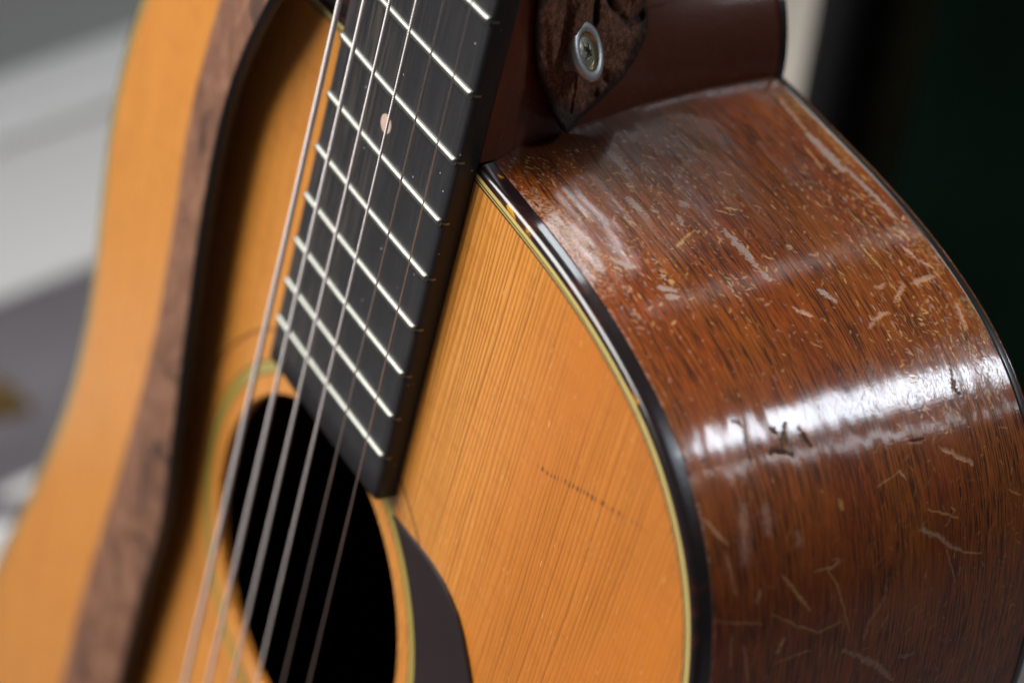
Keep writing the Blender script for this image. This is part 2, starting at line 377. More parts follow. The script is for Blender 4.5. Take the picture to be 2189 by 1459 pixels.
# ---- sides: the treble one carries its wear as point attributes, drawn in (arc length, depth) millimetres
KNOWN = {
 'c': [(.87,[(60.7,-51.3),(63.2,-51)]),(1.96,[(62.9,-51.6),(65.9,-51.7),(69.7,-52.1),(71.7,-52.1)]),(1.09,[(70.5,-52.2),(73.3,-52.3)]),(1.09,[(75.2,-52.3),(77.5,-52.9)]),(1.63,[(46.4,-34.3),(50.4,-34.8)]),(.98,[(50.9,-37.8),(51.9,-38.8)]),(1.96,[(50.2,-46.3),(51.8,-47.1)]),(1.2,[(54.3,-42.8),(57,-41.9)]),(1.63,[(64,-19.3),(66.7,-22.7)]),(1.41,[(73.6,-25.4),(74.8,-28.6)]),(1.36,[(76.3,-25.6),(77.1,-28.2)]),(.87,[(70.4,-27.8),(70.6,-28.3)]),(1.36,[(82.7,-63.7),(86.3,-66)]),(.87,[(69,-63.6),(70.4,-64.1)]),(.65,[(21.5,-96.4),(33.8,-95.3)]),(2.17,[(35.3,-94.9),(43.6,-95),(49.9,-95)]),(1.09,[(49.2,-96),(59,-97),(67.2,-97.6)]),(.98,[(140.2,-67.3),(142.8,-72.3),(147.8,-79.1)]),(.98,[(162.2,-46.4),(167.9,-56),(174.5,-63.4)])],
 'a': [(.43,[(72.9,-52.4),(75.3,-52.6)]),(.65,[(63.4,-36.5),(61.4,-39.8)]),(.33,[(61.4,-39.8),(59.4,-44)]),(.98,[(71.9,-29.2),(73,-29.4)]),(.54,[(70.8,-56),(72.1,-57.6)]),(.54,[(39.1,-90.7),(47,-90.2)]),(.43,[(55,-53.4),(57.3,-56.6)]),(.76,[(34.1,-48.2),(34.8,-49.4)]),(.43,[(63.1,-86.6),(68.5,-87.3)]),(.54,[(73.3,-82.6),(81.3,-83.4)]),(.76,[(71.3,-96.2),(74.7,-96.4)]),(.43,[(35.8,-20.3),(38.8,-19.5)]),(.54,[(54.7,-55.8),(55.8,-58.7)]),(.76,[(141,-28.8),(146,-32.6),(150.2,-36.1)]),(.38,[(142.5,-40.8),(145.8,-43.1),(150.7,-44.9),(158.4,-47.7)]),(.43,[(142.2,-37.3),(142.4,-42.5),(141,-44.4)]),(.38,[(148.3,-25.5),(152.5,-32.1),(155.9,-38.6),(155.2,-45.6)]),(.27,[(156.9,-58.8),(160.7,-56.3)]),(.22,[(145.6,-74.5),(154.5,-78)]),(.43,[(147.9,-79.5),(149.7,-85.3)]),(.43,[(136.4,-70),(138.2,-74.2),(140.3,-78.6)]),(.87,[(154.6,-29.5),(157.5,-27.7)]),(.27,[(159.7,-27.2),(159.5,-36.9)]),(.27,[(145.9,-9.9),(149.8,-23.1)]),(.43,[(150.2,-15.1),(157.4,-15.2)]),(.43,[(151.6,-68.7),(149.9,-69)]),(.38,[(137.6,-94.4),(139.5,-98.1)]),(.27,[(126.7,-64.1),(128.9,-56.9)]),(.98,[(129.3,-46.1),(131.3,-46.6)]),(.33,[(96.7,-55.4),(95,-53.5)]),(.33,[(103.7,-94.8),(107.8,-93.2)])],
 'p': [(.54,[(72.5,-67.3),(73.1,-69.1)]),(1.09,[(92.8,-72.5),(91.8,-77.7)]),(.87,[(94.5,-70.1),(93.5,-72.1)]),(1.09,[(89.8,-81.3),(85.7,-86.4)]),(1.36,[(86.3,-89.1),(85.5,-95.9)]),(.87,[(43.3,-63.1),(44.3,-64.6)]),(1.2,[(75.5,-93),(79.9,-94.5)]),(.98,[(80.8,-95.4),(83.6,-97.3)]),(1.3,[(93.8,-97.2),(100.3,-95.7)]),(.76,[(85.5,-78.2),(84.7,-81.7)]),(1.63,[(86,-54.2),(88.5,-57.6)]),(.49,[(152.7,-56.9),(157.5,-53),(160.7,-52)]),(.76,[(125.1,-10.7),(131.4,-15.6)]),(.43,[(132.7,-14.6),(141.9,-16)]),(.65,[(142.4,-22.6),(145.3,-21.5)]),(.43,[(152.7,-18.2),(161.8,-20.3)]),(.49,[(168.9,-63.6),(169,-68.2)]),(1.36,[(124.3,-76.7),(126.8,-80.5),(129.3,-84.4)]),(.65,[(126.5,-63.4),(128.5,-65)]),(.54,[(104.4,-85.8),(107.5,-85.6)])],
 'm': [(1.36,[(124.9,-21.2),(135.9,-19.4)]),(1.2,[(126.1,-26.9),(131.2,-26.3)]),(.54,[(133.8,-33.9),(135.3,-34)])],
 'd': [(1.0,[(110.8,-33.6),(112.7,-34.8)]),(1.0,[(111,-37.8),(113.6,-36.1),(115.7,-35.6)]),(1.2,[(115.7,-31.8),(116.5,-34.3),(117.6,-36.9)]),(1.,[(112.6,-40.8),(114.9,-41.1),(117.1,-42.2)]),(.6,[(107.4,-28.4),(113.2,-26.4),(117.9,-25.9)]),(.55,[(114,-14.8),(114.4,-16)]),(.65,[(107.2,-87),(112.9,-85.6),(114.8,-86.2)]),(.7,[(107.3,-25.4),(109.4,-27.1)]),(.4,[(121.3,-68.8),(121.5,-72.5)]),(.4,[(113.8,-29.2),(115,-29.7)])]}
S0, S1, DS, Z0, Z1, DZ = 20., 216., .24, -104., -EDGE_H + ZT, .28
ss = np.arange(S0, S1, DS); zs = np.arange(Z1, Z0, -DZ)
SS, ZZ = np.meshgrid(ss, zs, indexing='ij')
NOI = vnoise(SS * 2.2, ZZ * 2.2, 3) - .5; NOI2 = vnoise(SS * 6, ZZ * 6, 4) - .5; NOI3 = vnoise(SS * .7, ZZ * .7, 5) - .5
WEAR = {k: np.zeros_like(SS, dtype=np.float32) for k in 'acdp'}
def stroke(layer, wid, pts, amt=1., rag=1., soft=.16, wig=None):
    wig = rag if wig is None else wig
    pts = np.array(pts, float); pad = wid + 1.5
    i0 = max(0, int((pts[:, 0].min() - pad - S0) / DS)); i1 = min(len(ss), int((pts[:, 0].max() + pad - S0) / DS) + 1)
    j0 = max(0, int((Z1 - pts[:, 1].max() - pad) / DZ)); j1 = min(len(zs), int((Z1 - pts[:, 1].min() + pad) / DZ) + 1)
    if i1 <= i0 or j1 <= j0: return
    s = SS[i0:i1, j0:j1] + wig * (.9 * NOI3[i0:i1, j0:j1]); z = ZZ[i0:i1, j0:j1] + wig * (.9 * NOI[i0:i1, j0:j1]) * min(1, wid + .2)
    d = np.full(s.shape, 9.)
    seg = list(zip(pts[:-1], pts[1:])); n = len(seg)
    for k, (a, b) in enumerate(seg):
        ab = b - a; t = np.clip(((s - a[0]) * ab[0] + (z - a[1]) * ab[1]) / (ab @ ab + 1e-9), 0, 1)
        u = (k + t) / n; tap = .45 + .55 * np.sin(np.pi * np.clip(u * .86 + .07, 0, 1))
        d = np.minimum(d, np.hypot(s - a[0] - t * ab[0], z - a[1] - t * ab[1]) - wid / 2 * tap * (1 + rag * 1.1 * NOI2[i0:i1, j0:j1]))
    m = np.clip(.5 - d / soft / 2, 0, 1) * amt
    sub = WEAR[layer][i0:i1, j0:j1]; np.maximum(sub, m, out=sub)
for k, lst in KNOWN.items():
    for (wd, pts) in lst:
        if k == 'c':
            lo = 1. if pts[0][0] < 118 else .45; stroke('a', wd + .3, pts, .6 * lo); stroke('c', wd * (.6 + .4 * lo), pts, lo)
        elif k == 'm': stroke('c', wd * 1.6, pts, .38, 2., 1.2); stroke('a', wd * .5, pts, .25, 2, .5)
        elif k == 'd': stroke('d', wd * 1.45, pts, 1.); stroke('a', .2, [(a + .7, b + .2) for a, b in pts], .5)
        elif k == 'a': stroke('a', wd, pts, .8 if pts[0][0] < 110 else .5, 1.3, .13, .6)
        else: stroke('p', wd * .8, pts, .75 if pts[0][0] < 118 else .42); stroke('a', wd * .4, [(a + .5, b - .3) for a, b in pts], .6)
def specks(n, sfun, zfun, lr, wr, angle, layers, amt):
    for _ in range(n):
        s, z = sfun(), zfun(); l = random.uniform(*lr); a = random.gauss(*angle)
        stroke(random.choice(layers), random.uniform(*wr), [(s - l / 2 * math.cos(a), z - l / 2 * math.sin(a)), (s + l / 2 * math.cos(a), z + l / 2 * math.sin(a))], random.uniform(*amt), .9, .11, .10)
U = random.uniform
specks(640, lambda: U(27, 72), lambda: -9.5 - abs(random.gauss(0, 26)), (.12, 1.0), (.08, .30), (0, .6), 'aaaapc', (.35, 1))
specks(520, lambda: U(46, 118), lambda: -100 + abs(random.gauss(0, 15)), (.2, 2.0), (.10, .50), (0, .4), 'aaaapc', (.35, 1))
specks(480, lambda: U(26, 122), lambda: U(-98, -12), (.12, 1.0), (.09, .42), (0, .8), 'aaapc', (.35, .95))
for _ in range(34):                                                   # clustered dings
    cs, cz = (U(28, 84), U(-60, -12)) if random.random() < .55 else (U(60, 122), U(-99, -70))
    specks(random.randint(6, 16), lambda: random.gauss(cs, 2.6), lambda: random.gauss(cz, 1.8), (.2, 1.8), (.12, .55), (random.gauss(0, .6), .5), 'aap', (.4, 1))
specks(90, lambda: U(58, 84), lambda: -12 - abs(random.gauss(0, 8)), (.4, 1.6), (.15, .6), (.3, .9), 'aapc', (.3, .8))
specks(230, lambda: U(116, 205), lambda: U(-98, -12), (.4, 3.6), (.06, .22), (.9, .7), 'aaap', (.10, .5))
specks(160, lambda: U(124, 200), lambda: -100 + abs(random.gauss(0, 22)), (.3, 1.6), (.07, .26), (.2, .9), 'aaa', (.2, .7))
specks(150, lambda: U(100, 128), lambda: U(-98, -40), (.4, 3.), (.07, .2), (0, .35), 'd', (.3, .9))
# scuffed line along the binding, rubbed lacquer at the front corner of the shoulder
edge = np.clip((ZZ + 10.75 + .9 * NOI3 + .5 * NOI2) / .4, 0, 1)
WEAR['p'] = np.maximum(WEAR['p'], edge * np.clip(.35 + 1.2 * NOI, 0, .7))
rub = np.clip(1 - (np.hypot((SS - 56) / 20, (ZZ + 12) / 7)), 0, 1) * np.clip(.2 + 2.4 * NOI + 1.2 * NOI2 + 1.4 * NOI3, 0, 1)
WEAR['c'] = np.maximum(WEAR['c'], np.clip(rub * 1.6, 0, .8)); WEAR['a'] = np.maximum(WEAR['a'], np.clip(rub * 1.1, 0, .6))
edge2 = np.clip((-98.5 - ZZ + 5 * (vnoise(SS * .16, ZZ * 0, 8) - .45) + 2 * NOI3) / .6, 0, 1) * (SS < 128) * (vnoise(SS * .22, ZZ * .1, 9) > .42)
WEAR['a'] = np.maximum(WEAR['a'], edge2 * .30 * (SS < 104) * np.clip(.5 + 2 * NOI, 0, 1))
def rib(name, sgn):
    qs = np.arange(0, NQ // 2 + 1, dtype=float) if sgn > 0 else None
    if sgn > 0:
        s = np.r_[np.arange(0, S0, 1.), ss, np.arange(S1, NQ / 2 + .1, 2.)]
        fi = s
    else:
        s = np.arange(0, NQ / 2 + .1, 2.); fi = (NQ - s) % NQ
    i0 = np.floor(fi).astype(int) % NQ; fr = (fi - np.floor(fi))[:, None]
    xy = Q[i0] * (1 - fr) + Q[(i0 + 1) % NQ] * fr
    zrow = zs if sgn > 0 else np.linspace(Z1, Z0, 24)
    zlim = zb(xy[:, 1]) + 1.0
    Z = np.minimum(Z1, np.maximum(zrow[None, :], zlim[:, None])) if sgn > 0 else Z1 + (zlim[:, None] - Z1) * np.linspace(0, 1, 24)[None]
    if sgn > 0:                                              # past the drawn depth the last row drops to the back edge
        Z[:, -1] = zlim
    X = np.repeat(xy[:, 0][:, None], Z.shape[1], 1); Y = np.repeat(xy[:, 1][:, None], Z.shape[1], 1)
    o = gg(name, body(X, Y, Z), SIDE, flip=sgn < 0)
    me = o.data; n = Z.size
    a = me.attributes.new('sz', 'FLOAT_VECTOR', 'POINT')
    a.data.foreach_set('vector', np.stack([np.repeat(s[:, None], Z.shape[1], 1), Z, 0 * Z], -1).astype(np.float32).ravel())
    c = me.attributes.new('wear', 'FLOAT_COLOR', 'POINT'); W = np.zeros((len(s), Z.shape[1], 4), np.float32)
    if sgn > 0:
        k0 = len(np.arange(0, S0, 1.)); sl = slice(k0, k0 + len(ss))
        for i, k in enumerate('acdp'): W[sl, :, i] = WEAR[k]
    c.data.foreach_set('color', W.ravel())
    return o
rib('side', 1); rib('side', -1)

# rosette
def annulus(name, r1, r2, mat, dz=.03, n=160, parent=None):
    th = np.linspace(0, 2 * np.pi, n, endpoint=False)
    P = np.array([np.c_[HOLE[0] + r * np.cos(th), HOLE[1] + r * np.sin(th), np.full(n, ZT + d)] for r, d in ((r1, dz), ((r1 + r2) / 2, dz + .01), (r2, dz))])
    return gg(name, P, mat, parent, close_v=True, flip=True)
ros = annulus('rosette', 54.3, 57.3, GREENLINE)
for a, b in ((53.9, 54.3), (55.6, 55.9), (57.3, 57.8)): annulus('rosette_line', a, b, BLACKLINE, .034, parent=ros)
annulus('outer_ring', 65.2, 65.9, m_plain('faint_brown_line', (.16, .06, .015), .4), .03, parent=ros)
# pickguard: teardrop beside the soundhole
pgo = np.array([(31.2,-99.6),(36,-99.2),(41,-98.9),(46,-98.6),(50,-98.6),(55,-99.2),(59,-100.2),(64,-102.3),(68,-105.3),(72,-109.4),(76,-114),(84,-126),(92,-142),(97,-160),(98,-180),(93,-200),(82,-214),(66,-220),(50,-214),(36,-205)], float)
th = np.radians(np.linspace(-57, 56.5, 34)); pgi = np.c_[HOLE[0] + 58.4 * np.cos(th), HOLE[1] + 58.4 * np.sin(th)]
loop = np.r_[pgo, pgi]; n = len(loop); c = loop.mean(0)
bm_v = np.r_[np.c_[loop, np.full(n, ZT + .05)], np.c_[loop, np.full(n, ZT + .75)], np.c_[loop + (c - loop) / np.linalg.norm(c - loop, axis=1)[:, None] * .5, np.full(n, ZT + 1.0)]]
fs = [[i, (i + 1) % n, n + (i + 1) % n, n + i] for i in range(n)] + [[n + i, n + (i + 1) % n, 2 * n + (i + 1) % n, 2 * n + i] for i in range(n)] + [[2 * n + i for i in range(n)]]
gm('pickguard', bm_v, fs, PGUARD, smooth=False)

# ---- neck with heel
def lz(d): return 19 + 60 * np.exp(-(d - 28) / 14)
HWZ = (np.array([2.4, 17.2, 37.9, 59.3, 80.4, 97.8, 120]), np.array([28.4, 24., 18.8, 14.1, 11.4, 10.4, 10.0]))
def heel_x(y, z):
    d = -np.asarray(z, float); y = np.asarray(y, float)
    yy = np.clip(y - KS * np.clip(d - 6, 0, 200), 0, None)
    w_ = np.interp(d, *HWZ); l_ = lz(np.maximum(d, 12))
    h = w_ * np.clip(1 - (yy / l_) ** 1.5, 0, 1) ** .8
    D = 19.5 - .012 * y; n_ = hw(y) * np.clip(1 - np.clip((d - 5.7) / D, 0, 1) ** 2.3, 0, 1) ** .55
    k = 3.; return np.where((h > 0) & (n_ > 0), np.log(np.exp(h / k) + np.exp(n_ / k)) * k - k * np.log(2) * np.exp(-np.abs(h - n_) / 6), np.maximum(h, n_))
DEEP = 101.5
def prof_depth(y):
    ds = np.linspace(24, DEEP, 600)
    ok = (y - KS * (ds - 6)) < lz(ds) * .985
    return max(25.0 - .012 * y, ds[ok].max() if ok.any() else 0)
ys = np.r_[np.linspace(-.6, 24, 40), np.linspace(25.5, 90, 34), np.linspace(95, 351, 24)]
rowsL = []
uu = np.r_[np.linspace(0, .25, 6)[:-1], np.linspace(.25, 1, 44)]
for y in ys:
    D = prof_depth(y); z = -5.9 - (D - 5.9) * (uu if D > 60 else np.sin(uu * np.pi / 2) ** 1.0)
    x = np.minimum(heel_x(y, z), hw(y) - .15)
    rowsL.append(np.c_[np.r_[x, -x[::-1]], np.full(2 * len(z), y), np.r_[z, z[::-1]]])
gg('neck', np.array(rowsL), MAHOG, flip=True)
yc = np.linspace(-.2, 22.4, 30); cap = []
for y in yc:
    x = float(heel_x(y, -DEEP)) + .12
    cap.append([(-x, y, -DEEP - .05), (-x, y, -DEEP - 2.2), (-x + .5, y, -DEEP - 2.6), (x - .5, y, -DEEP - 2.6), (x, y, -DEEP - 2.2), (x, y, -DEEP - .05)])
gg('heel_cap', np.array(cap), BLACKLINE, smooth=False)

# ---- fretboard: crowned edge, then frets, dots, strings
prof = lambda h: [(-h, ZT + .04), (-h, -1.1), (-h + .35, -.35), (-h + 1.1, -.02), (-h + 3, 0), (0, .35), (h - 3, 0), (h - 1.1, -.02), (h - .35, -.35), (h, -1.1), (h, ZT + .04)]
yb = np.linspace(-95.2, 350.8, 60)
P = np.array([[(a, y, b) for a, b in prof(hw(y))] for y in yb])
fb = gg('fretboard', P, EBONY, smooth=True)
me = fb.data; bm = bmesh.new(); bm.from_mesh(me); bm.verts.ensure_lookup_table()
bm.faces.new([bm.verts[i] for i in range(11)]); bm.faces.new([bm.verts[59 * 11 + i] for i in range(11)][::-1])
bmesh.ops.recalc_face_normals(bm, faces=bm.faces); bm.to_mesh(me); bm.free()
for p in me.polygons:
    if len(p.vertices) > 4: p.use_smooth = False
def make_fret(n):
    y = fy(n); h = hw(y); th = np.linspace(0, np.pi, 9)
    xs_ = np.r_[-h + .55, -h + 1.1, np.linspace(-h + 2, h - 2, 9), h - 1.1, h - .55]; sc = np.r_[.55, .97, np.ones(9), .97, .55]
    v = []; f = []
    for x, k in zip(xs_, sc):
        crown = .35 * (1 - (x / h) ** 2)
        for t in th: v.append((x, y + 0.92 * math.cos(t), crown - .12 + 1.02 * k * math.sin(t) ** .8))
    m = len(th)
    for i in range(len(xs_) - 1):
        for j in range(m - 1): f.append([i * m + j, (i + 1) * m + j, (i + 1) * m + j + 1, i * m + j + 1])
    f.append(list(range(m))); f.append([(len(xs_) - 1) * m + j for j in range(m)][::-1])
    o = gm('fret', v, f, NICKEL)
    for sd in (-1, 1):
        tv = [(sd * x, yy, z) for yy in (y - .26, y + .26) for x, z in ((h - 1.3, .10), (h - .35, -.26), (h + .02, -.95), (h + .02, -1.9), (h - 1.3, -2.2))]
        mesh('fret_tang', tv, [[0, 1, 2, 3, 4], [9, 8, 7, 6, 5]] + [[i, 5 + i, 5 + (i + 1) % 5, (i + 1) % 5] for i in range(5)], NICKEL, o, smooth=False)
for n in range(1, 21): make_fret(n)
def dot(x, y, r):
    th = np.linspace(0, 2 * np.pi, 28, endpoint=False)
    gm('inlay_dot', [(x + r * math.cos(t), y + r * math.sin(t), .37) for t in th] + [(x + r * math.cos(t), y + r * math.sin(t), .1) for t in th],
       [list(range(28))] + [[i, 28 + i, 28 + (i + 1) % 28, (i + 1) % 28] for i in range(28)], PEARL, smooth=False)
for n, xs_ in ((5, (0,)), (7, (0,)), (9, (0,)), (12, (-8, 8)), (15, (-1.2,))):
    for x in xs_: dot(x, (fy(n) + fy(n - 1)) / 2, 2.3)
DIA = (1.35, 1.07, .80, .62, .42, .32)
for i in range(6):
    A = np.array([-1.71 - 18.03 + 36.06 * i / 5, 350.8, 2.4]); B = np.array([7.07 - 29.6 + 59.2 * i / 5 - 3.2, -281.7, 9.67 - .3])
    B = np.array([7.07 - 29.6 + 59.2 * i / 5, -281.7, 9.67])
    path = [A + (B - A) * t for t in np.linspace(0, 1, 40)] + [B + np.array([0, -12, -9.])]
    gg('string', tube(path, DIA[i] / 2, 14), WOUND if i < 4 else STEEL, close_v=True)
# bridge, saddle, pins, nut and headstock (out of the picture, but the strings must end somewhere)
cxb = 4.
bx = np.array([(-78, -282), (-74, -277), (-40, -275), (40, -275), (74, -277), (78, -282), (74, -301), (40, -306), (-40, -306), (-74, -301)], float); bx[:, 0] += cxb; n = len(bx)
gm('bridge', np.r_[np.c_[bx, np.full(n, ZT + .03)], np.c_[bx, np.full(n, ZT + 5)], np.c_[bx * [.96, 1] + [0, 0], np.full(n, ZT + 8.2)]],
   [[i, (i + 1) % n, n + (i + 1) % n, n + i] for i in range(n)] + [[n + i, n + (i + 1) % n, 2 * n + (i + 1) % n, 2 * n + i] for i in range(n)] + [[2 * n + i for i in range(n)]], EBONY, smooth=False)
def box(x0, x1, y0, y1, z0, z1):
    return [(x, y, z) for x in (x0, x1) for y in (y0, y1) for z in (z0, z1)], [[0, 1, 3, 2], [4, 6, 7, 5], [0, 4, 5, 1], [2, 3, 7, 6], [0, 2, 6, 4], [1, 5, 7, 3]]
v, f = box(cxb - 37, cxb + 37, -283, -280, ZT + 8, 9.0); gm('saddle', v, f, BONE, smooth=False)
v, f = box(-21.5, 21.5, 351.2, 356, -6, 2.2); gm('nut', v, f, BONE, smooth=False)
for i in range(6):
    x = 7.07 - 29.6 + 59.2 * i / 5
    prf = [(.1, 13), (2.4, 12.4), (3.4, 11), (3, 9.6), (2.4, 8.6), (2.2, 2)]; th = np.linspace(0, 2 * np.pi, 14, endpoint=False)
    gg('bridge_pin', np.array([[(x + r * math.cos(t), -296 + r * math.sin(t), ZT + zq) for t in th] for r, zq in prf]), EBONY, close_v=True)
hs = np.array([(-21.5, 356), (-30, 372), (-35, 540), (35, 540), (30, 372), (21.5, 356)], float); n = len(hs); dz = lambda y: -3 - (y - 356) * .26
gm('headstock', [(a, b, dz(b)) for a, b in hs] + [(a, b, dz(b) - 14) for a, b in hs], [list(range(n)), list(range(n, 2 * n))[::-1]] + [[i, n + i, n + (i + 1) % n, (i + 1) % n] for i in range(n)], MAHOG, smooth=False)
for i in range(6):
    s = -1 if i < 3 else 1; y = 400 + 44 * (i % 3); z = dz(y) - 7; th = np.linspace(0, 2 * np.pi, 14, endpoint=False)
    gg('tuner', np.array([[(s * xq, y + ry * math.cos(t), z - 6 + rz * math.sin(t)) for t in th] for xq, ry, rz in ((32, 2, 2), (44, 2, 2), (46, 7, 3), (54, 9, 3.5), (58, 6, 3), (59, .5, .5))]), ALU, close_v=True)

# ---- strap button screwed into the heel: turned flange, brass-worn recess, cross head screw
ax = Vector((.69, .56, -.46)).normalized(); F = Vector((24.6, 23.9, -29.9))
bu = ax.cross(Vector((0, 0, 1))).normalized(); bv = ax.cross(bu)
def lathe(name, prf, mat, parent=None, n=48, wob=0):
    th = np.linspace(0, 2 * np.pi, n, endpoint=False); P = []
    for r, h in prf:
        P.append([tuple(F + ax * h + (bu * math.cos(t) + bv * math.sin(t)) * (r * (1 + wob * math.sin(3 * t + 1)))) for t in th])
    return gg(name, np.array(P), mat, parent, close_v=True, flip=True)
btn = lathe('strap_button', [(3.6, -9), (3.4, -6), (3.7, -4.4), (4.8, -3.0), (6.0, -2.0), (6.55, -1.3), (6.7, -.7), (6.5, -.2), (6.0, .05), (5.3, .1), (4.75, 0), (4.45, -.3)], ALU, wob=.008)
lathe('recess_rim', [(4.5, -.25), (4.3, -.75), (4.05, -1.2), (3.75, -1.35), (.1, -1.4)], BRASS, btn)
nr, na = 26, 96; th = np.linspace(0, 2 * np.pi, na, endpoint=False); P = []; dirt = []
for r in np.linspace(.02, 3.55, nr):
    row = []
    for t in th:
        px, py = r * math.cos(t + .5), r * math.sin(t + .5)
        nz = (vnoise(np.array(px * 2.1 + 20), np.array(py * 2.1 + 20), 2) - .5)
        cr = max(min((.62 + .5 * nz - abs(px)) / .25, (1.75 + nz - abs(py)) / .3), min((.55 + .5 * nz - abs(py)) / .25, (1.75 + nz - abs(px)) / .3)); cr = max(0, min(1, cr))
        h = -.35 - .55 * (r / 3.55) ** 2 - 1.3 * cr - (.3 if r > 3.4 else 0)
        row.append(tuple(F + ax * h + (bu * math.cos(t) + bv * math.sin(t)) * r)); dirt.append(min(1, cr + max(0, (nz + .1) * 1.2)))
    P.append(row)
def m_screw():
    t = NT('dirty_screw_head'); a = t.attr('dirt').outputs['Fac']; f = t.noise(t.coord(), 1.6, 3)
    c = t.mix(f, (.50, .47, .38), (.70, .67, .56)); c = t.mix(a, c, (.045, .028, .016))
    return t.set(Base_Color=c, Metallic=t.math('MULTIPLY_ADD', a, -.9, .9, clamp=True), Roughness=.42, Normal=t.bump(f, .4, .0003)).m
scw = gg('screw', np.array(P), m_screw(), btn, close_v=True, flip=True)
at = scw.data.attributes.new('dirt', 'FLOAT', 'POINT'); at.data.foreach_set('value', np.array(dirt, np.float32))

# ---------------------------------------------------------------- leather strap
LEAF = m_leather('cracked_brown_leather', (.014, .010, .010), (.125, .050, .029), (.36, .155, .082), .585, 2.3, True)
BANDM = m_leather('mottled_strap_leather', (.048, .022, .015), (.130, .054, .029), (.225, .110, .063), .52, .42)
EDGEM = m_plain('black_strap_edge', (.010, .009, .010), .42, .5, .3, .2)
UNDER = m_plain('brown_suede_underside', (.13, .062, .040), .9, .2, .2, .2)
strap = empty('guitar_strap', G2W((-85, -250, ZT)), LEAN)
tag(strap, 'worn brown leather strap with dark edges lying over the top and buttoned to the heel', 'guitar strap')
SL = LEAN.inverted() @ (ORIGIN - strap.location)
# the pointed strap end, draped on the flank of the heel
tip = np.array([33.2, 10.8, -22.5]); lu = np.array([-.13, -.529, -.839]); lv = np.array([-.712, .638, -.292]); ln = np.array([.69, .56, -.46]); vd = np.array([-.622, -.565, -.54]); vd /= np.linalg.norm(vd)
left = np.array([(-.3,-.4),(-2.8,-.2),(-6.2,1.9),(-10.3,5),(-12.6,7.1),(-14.4,10),(-15.1,12.6),(-15.3,16.3),(-14.9,20.2),(-14.3,24),(-13.4,30),(-12,40),(-9,54),(-6,70)], float)
right = np.array([(.1,-.4),(2.8,1.9),(7.8,6.5),(15.9,12.5),(24.8,19.7),(30.8,26.2),(34.5,31.6),(35.7,34.9),(35.2,38.6),(33.5,41.8),(31,47),(29,56),(28,66),(28,76)], float)
def resamp(a, n):
    s = np.r_[0, np.cumsum(np.hypot(*np.diff(a, axis=0).T))]; u = np.linspace(0, s[-1], n); return np.c_[np.interp(u, s, a[:, 0]), np.interp(u, s, a[:, 1])]
NR, NC = 120, 90
Lp, Rp = resamp(left, NR), resamp(right, NR); T = np.linspace(0, 1, NC)
UV = Lp[:, None] * (1 - T)[None, :, None] + Rp[:, None] * T[None, :, None]
base = tip + UV[..., :1] * lu + UV[..., 1:] * lv - vd * 30
tt = np.zeros(base.shape[:2]); hit = np.zeros_like(tt, bool)
for k in range(200):
    X = base + tt[..., None] * vd
    ins = (X[..., 0] < heel_x(np.clip(X[..., 1], 0, 340), np.clip(X[..., 2], -DEEP, -6)) + 1.0) | (X[..., 1] < .5)
    hit |= ins; tt = np.where(hit, tt, tt + .35)
tt = np.minimum(tt, 44)
for _ in range(60):                                           # leather is stiff: relax the drape, never sinking into the heel
    a = np.pad(tt, 1, mode='edge'); av = (a[:-2, 1:-1] + a[2:, 1:-1] + a[1:-1, :-2] + a[1:-1, 2:]) / 4
    tt = np.minimum(tt, av) * .5 + av * .5 - .004
u, v = UV[..., 0], UV[..., 1]
edgeT = np.minimum(T, 1 - T)[None] * np.linalg.norm(Rp - Lp, axis=1)[:, None]
th_ = 3.4 * np.clip(edgeT / 2.2, 0, 1) ** .5 * np.clip((np.arange(NR)[:, None] + .5) / 5, .25, 1) ** .5
bump_ = np.zeros_like(u)
def ridge(pts, wd, h):
    global bump_
    d = np.full(u.shape, 99.)
    for a, b in zip(pts[:-1], pts[1:]):
        a, b = np.array(a, float), np.array(b, float); ab = b - a
        t = np.clip(((u - a[0]) * ab[0] + (v - a[1]) * ab[1]) / (ab @ ab), 0, 1); d = np.minimum(d, np.hypot(u - a[0] - t * ab[0], v - a[1] - t * ab[1]))
    bump_ += h * np.exp(-(d / wd) ** 2)
ridge([(1, 19), (4, 26), (7, 33), (8, 45)], 3.0, 5.2); ridge([(9.5, 26), (10, 34), (11, 46)], 1.6, -2.6)          # leather curling over the left of the button
ridge([(-6, 10), (-9, 20), (-8, 40)], 2.2, 2.2); ridge([(-2, 14), (-3, 24), (-1, 40)], 1.6, -1.4)
ridge([(10.5, 28), (11, 36), (12, 46)], 1.3, -2.2)             # slit above the button
ridge([(13, 37), (18, 33), (26, 32), (32, 36)], 1.3, -3.2)     # fold lines
ridge([(15, 42), (22, 38), (30, 40)], 2.6, 2.8); ridge([(18, 27), (25, 27), (31, 31)], 2.2, 1.6); ridge([(14, 13), (22, 19)], 1.6, 1.0)
ridge([(3, 17), (2.5, 10), (1, 5)], .8, -1.2); ridge([(5, 14), (6.5, 12)], .5, -.8)
ridge([(1, 19), (4, 14.5), (10, 12), (15, 16)], 2., -1.0)
bump_ += (vnoise(u * .25 + 9, v * .25 + 9, 21) - .5) * 1.6 + (vnoise(u * .9 + 9, v * .9 + 9, 22) - .5) * .55
topS = base + (tt - th_ - bump_ * np.clip(edgeT / 2, 0, 1))[..., None] * vd
botS = base + (tt + .6)[..., None] * vd
full = np.concatenate([topS, botS[:, ::-1]], 1)
leaf = grid('strap_end', full, LEAF, strap, close_v=True, loc=SL)
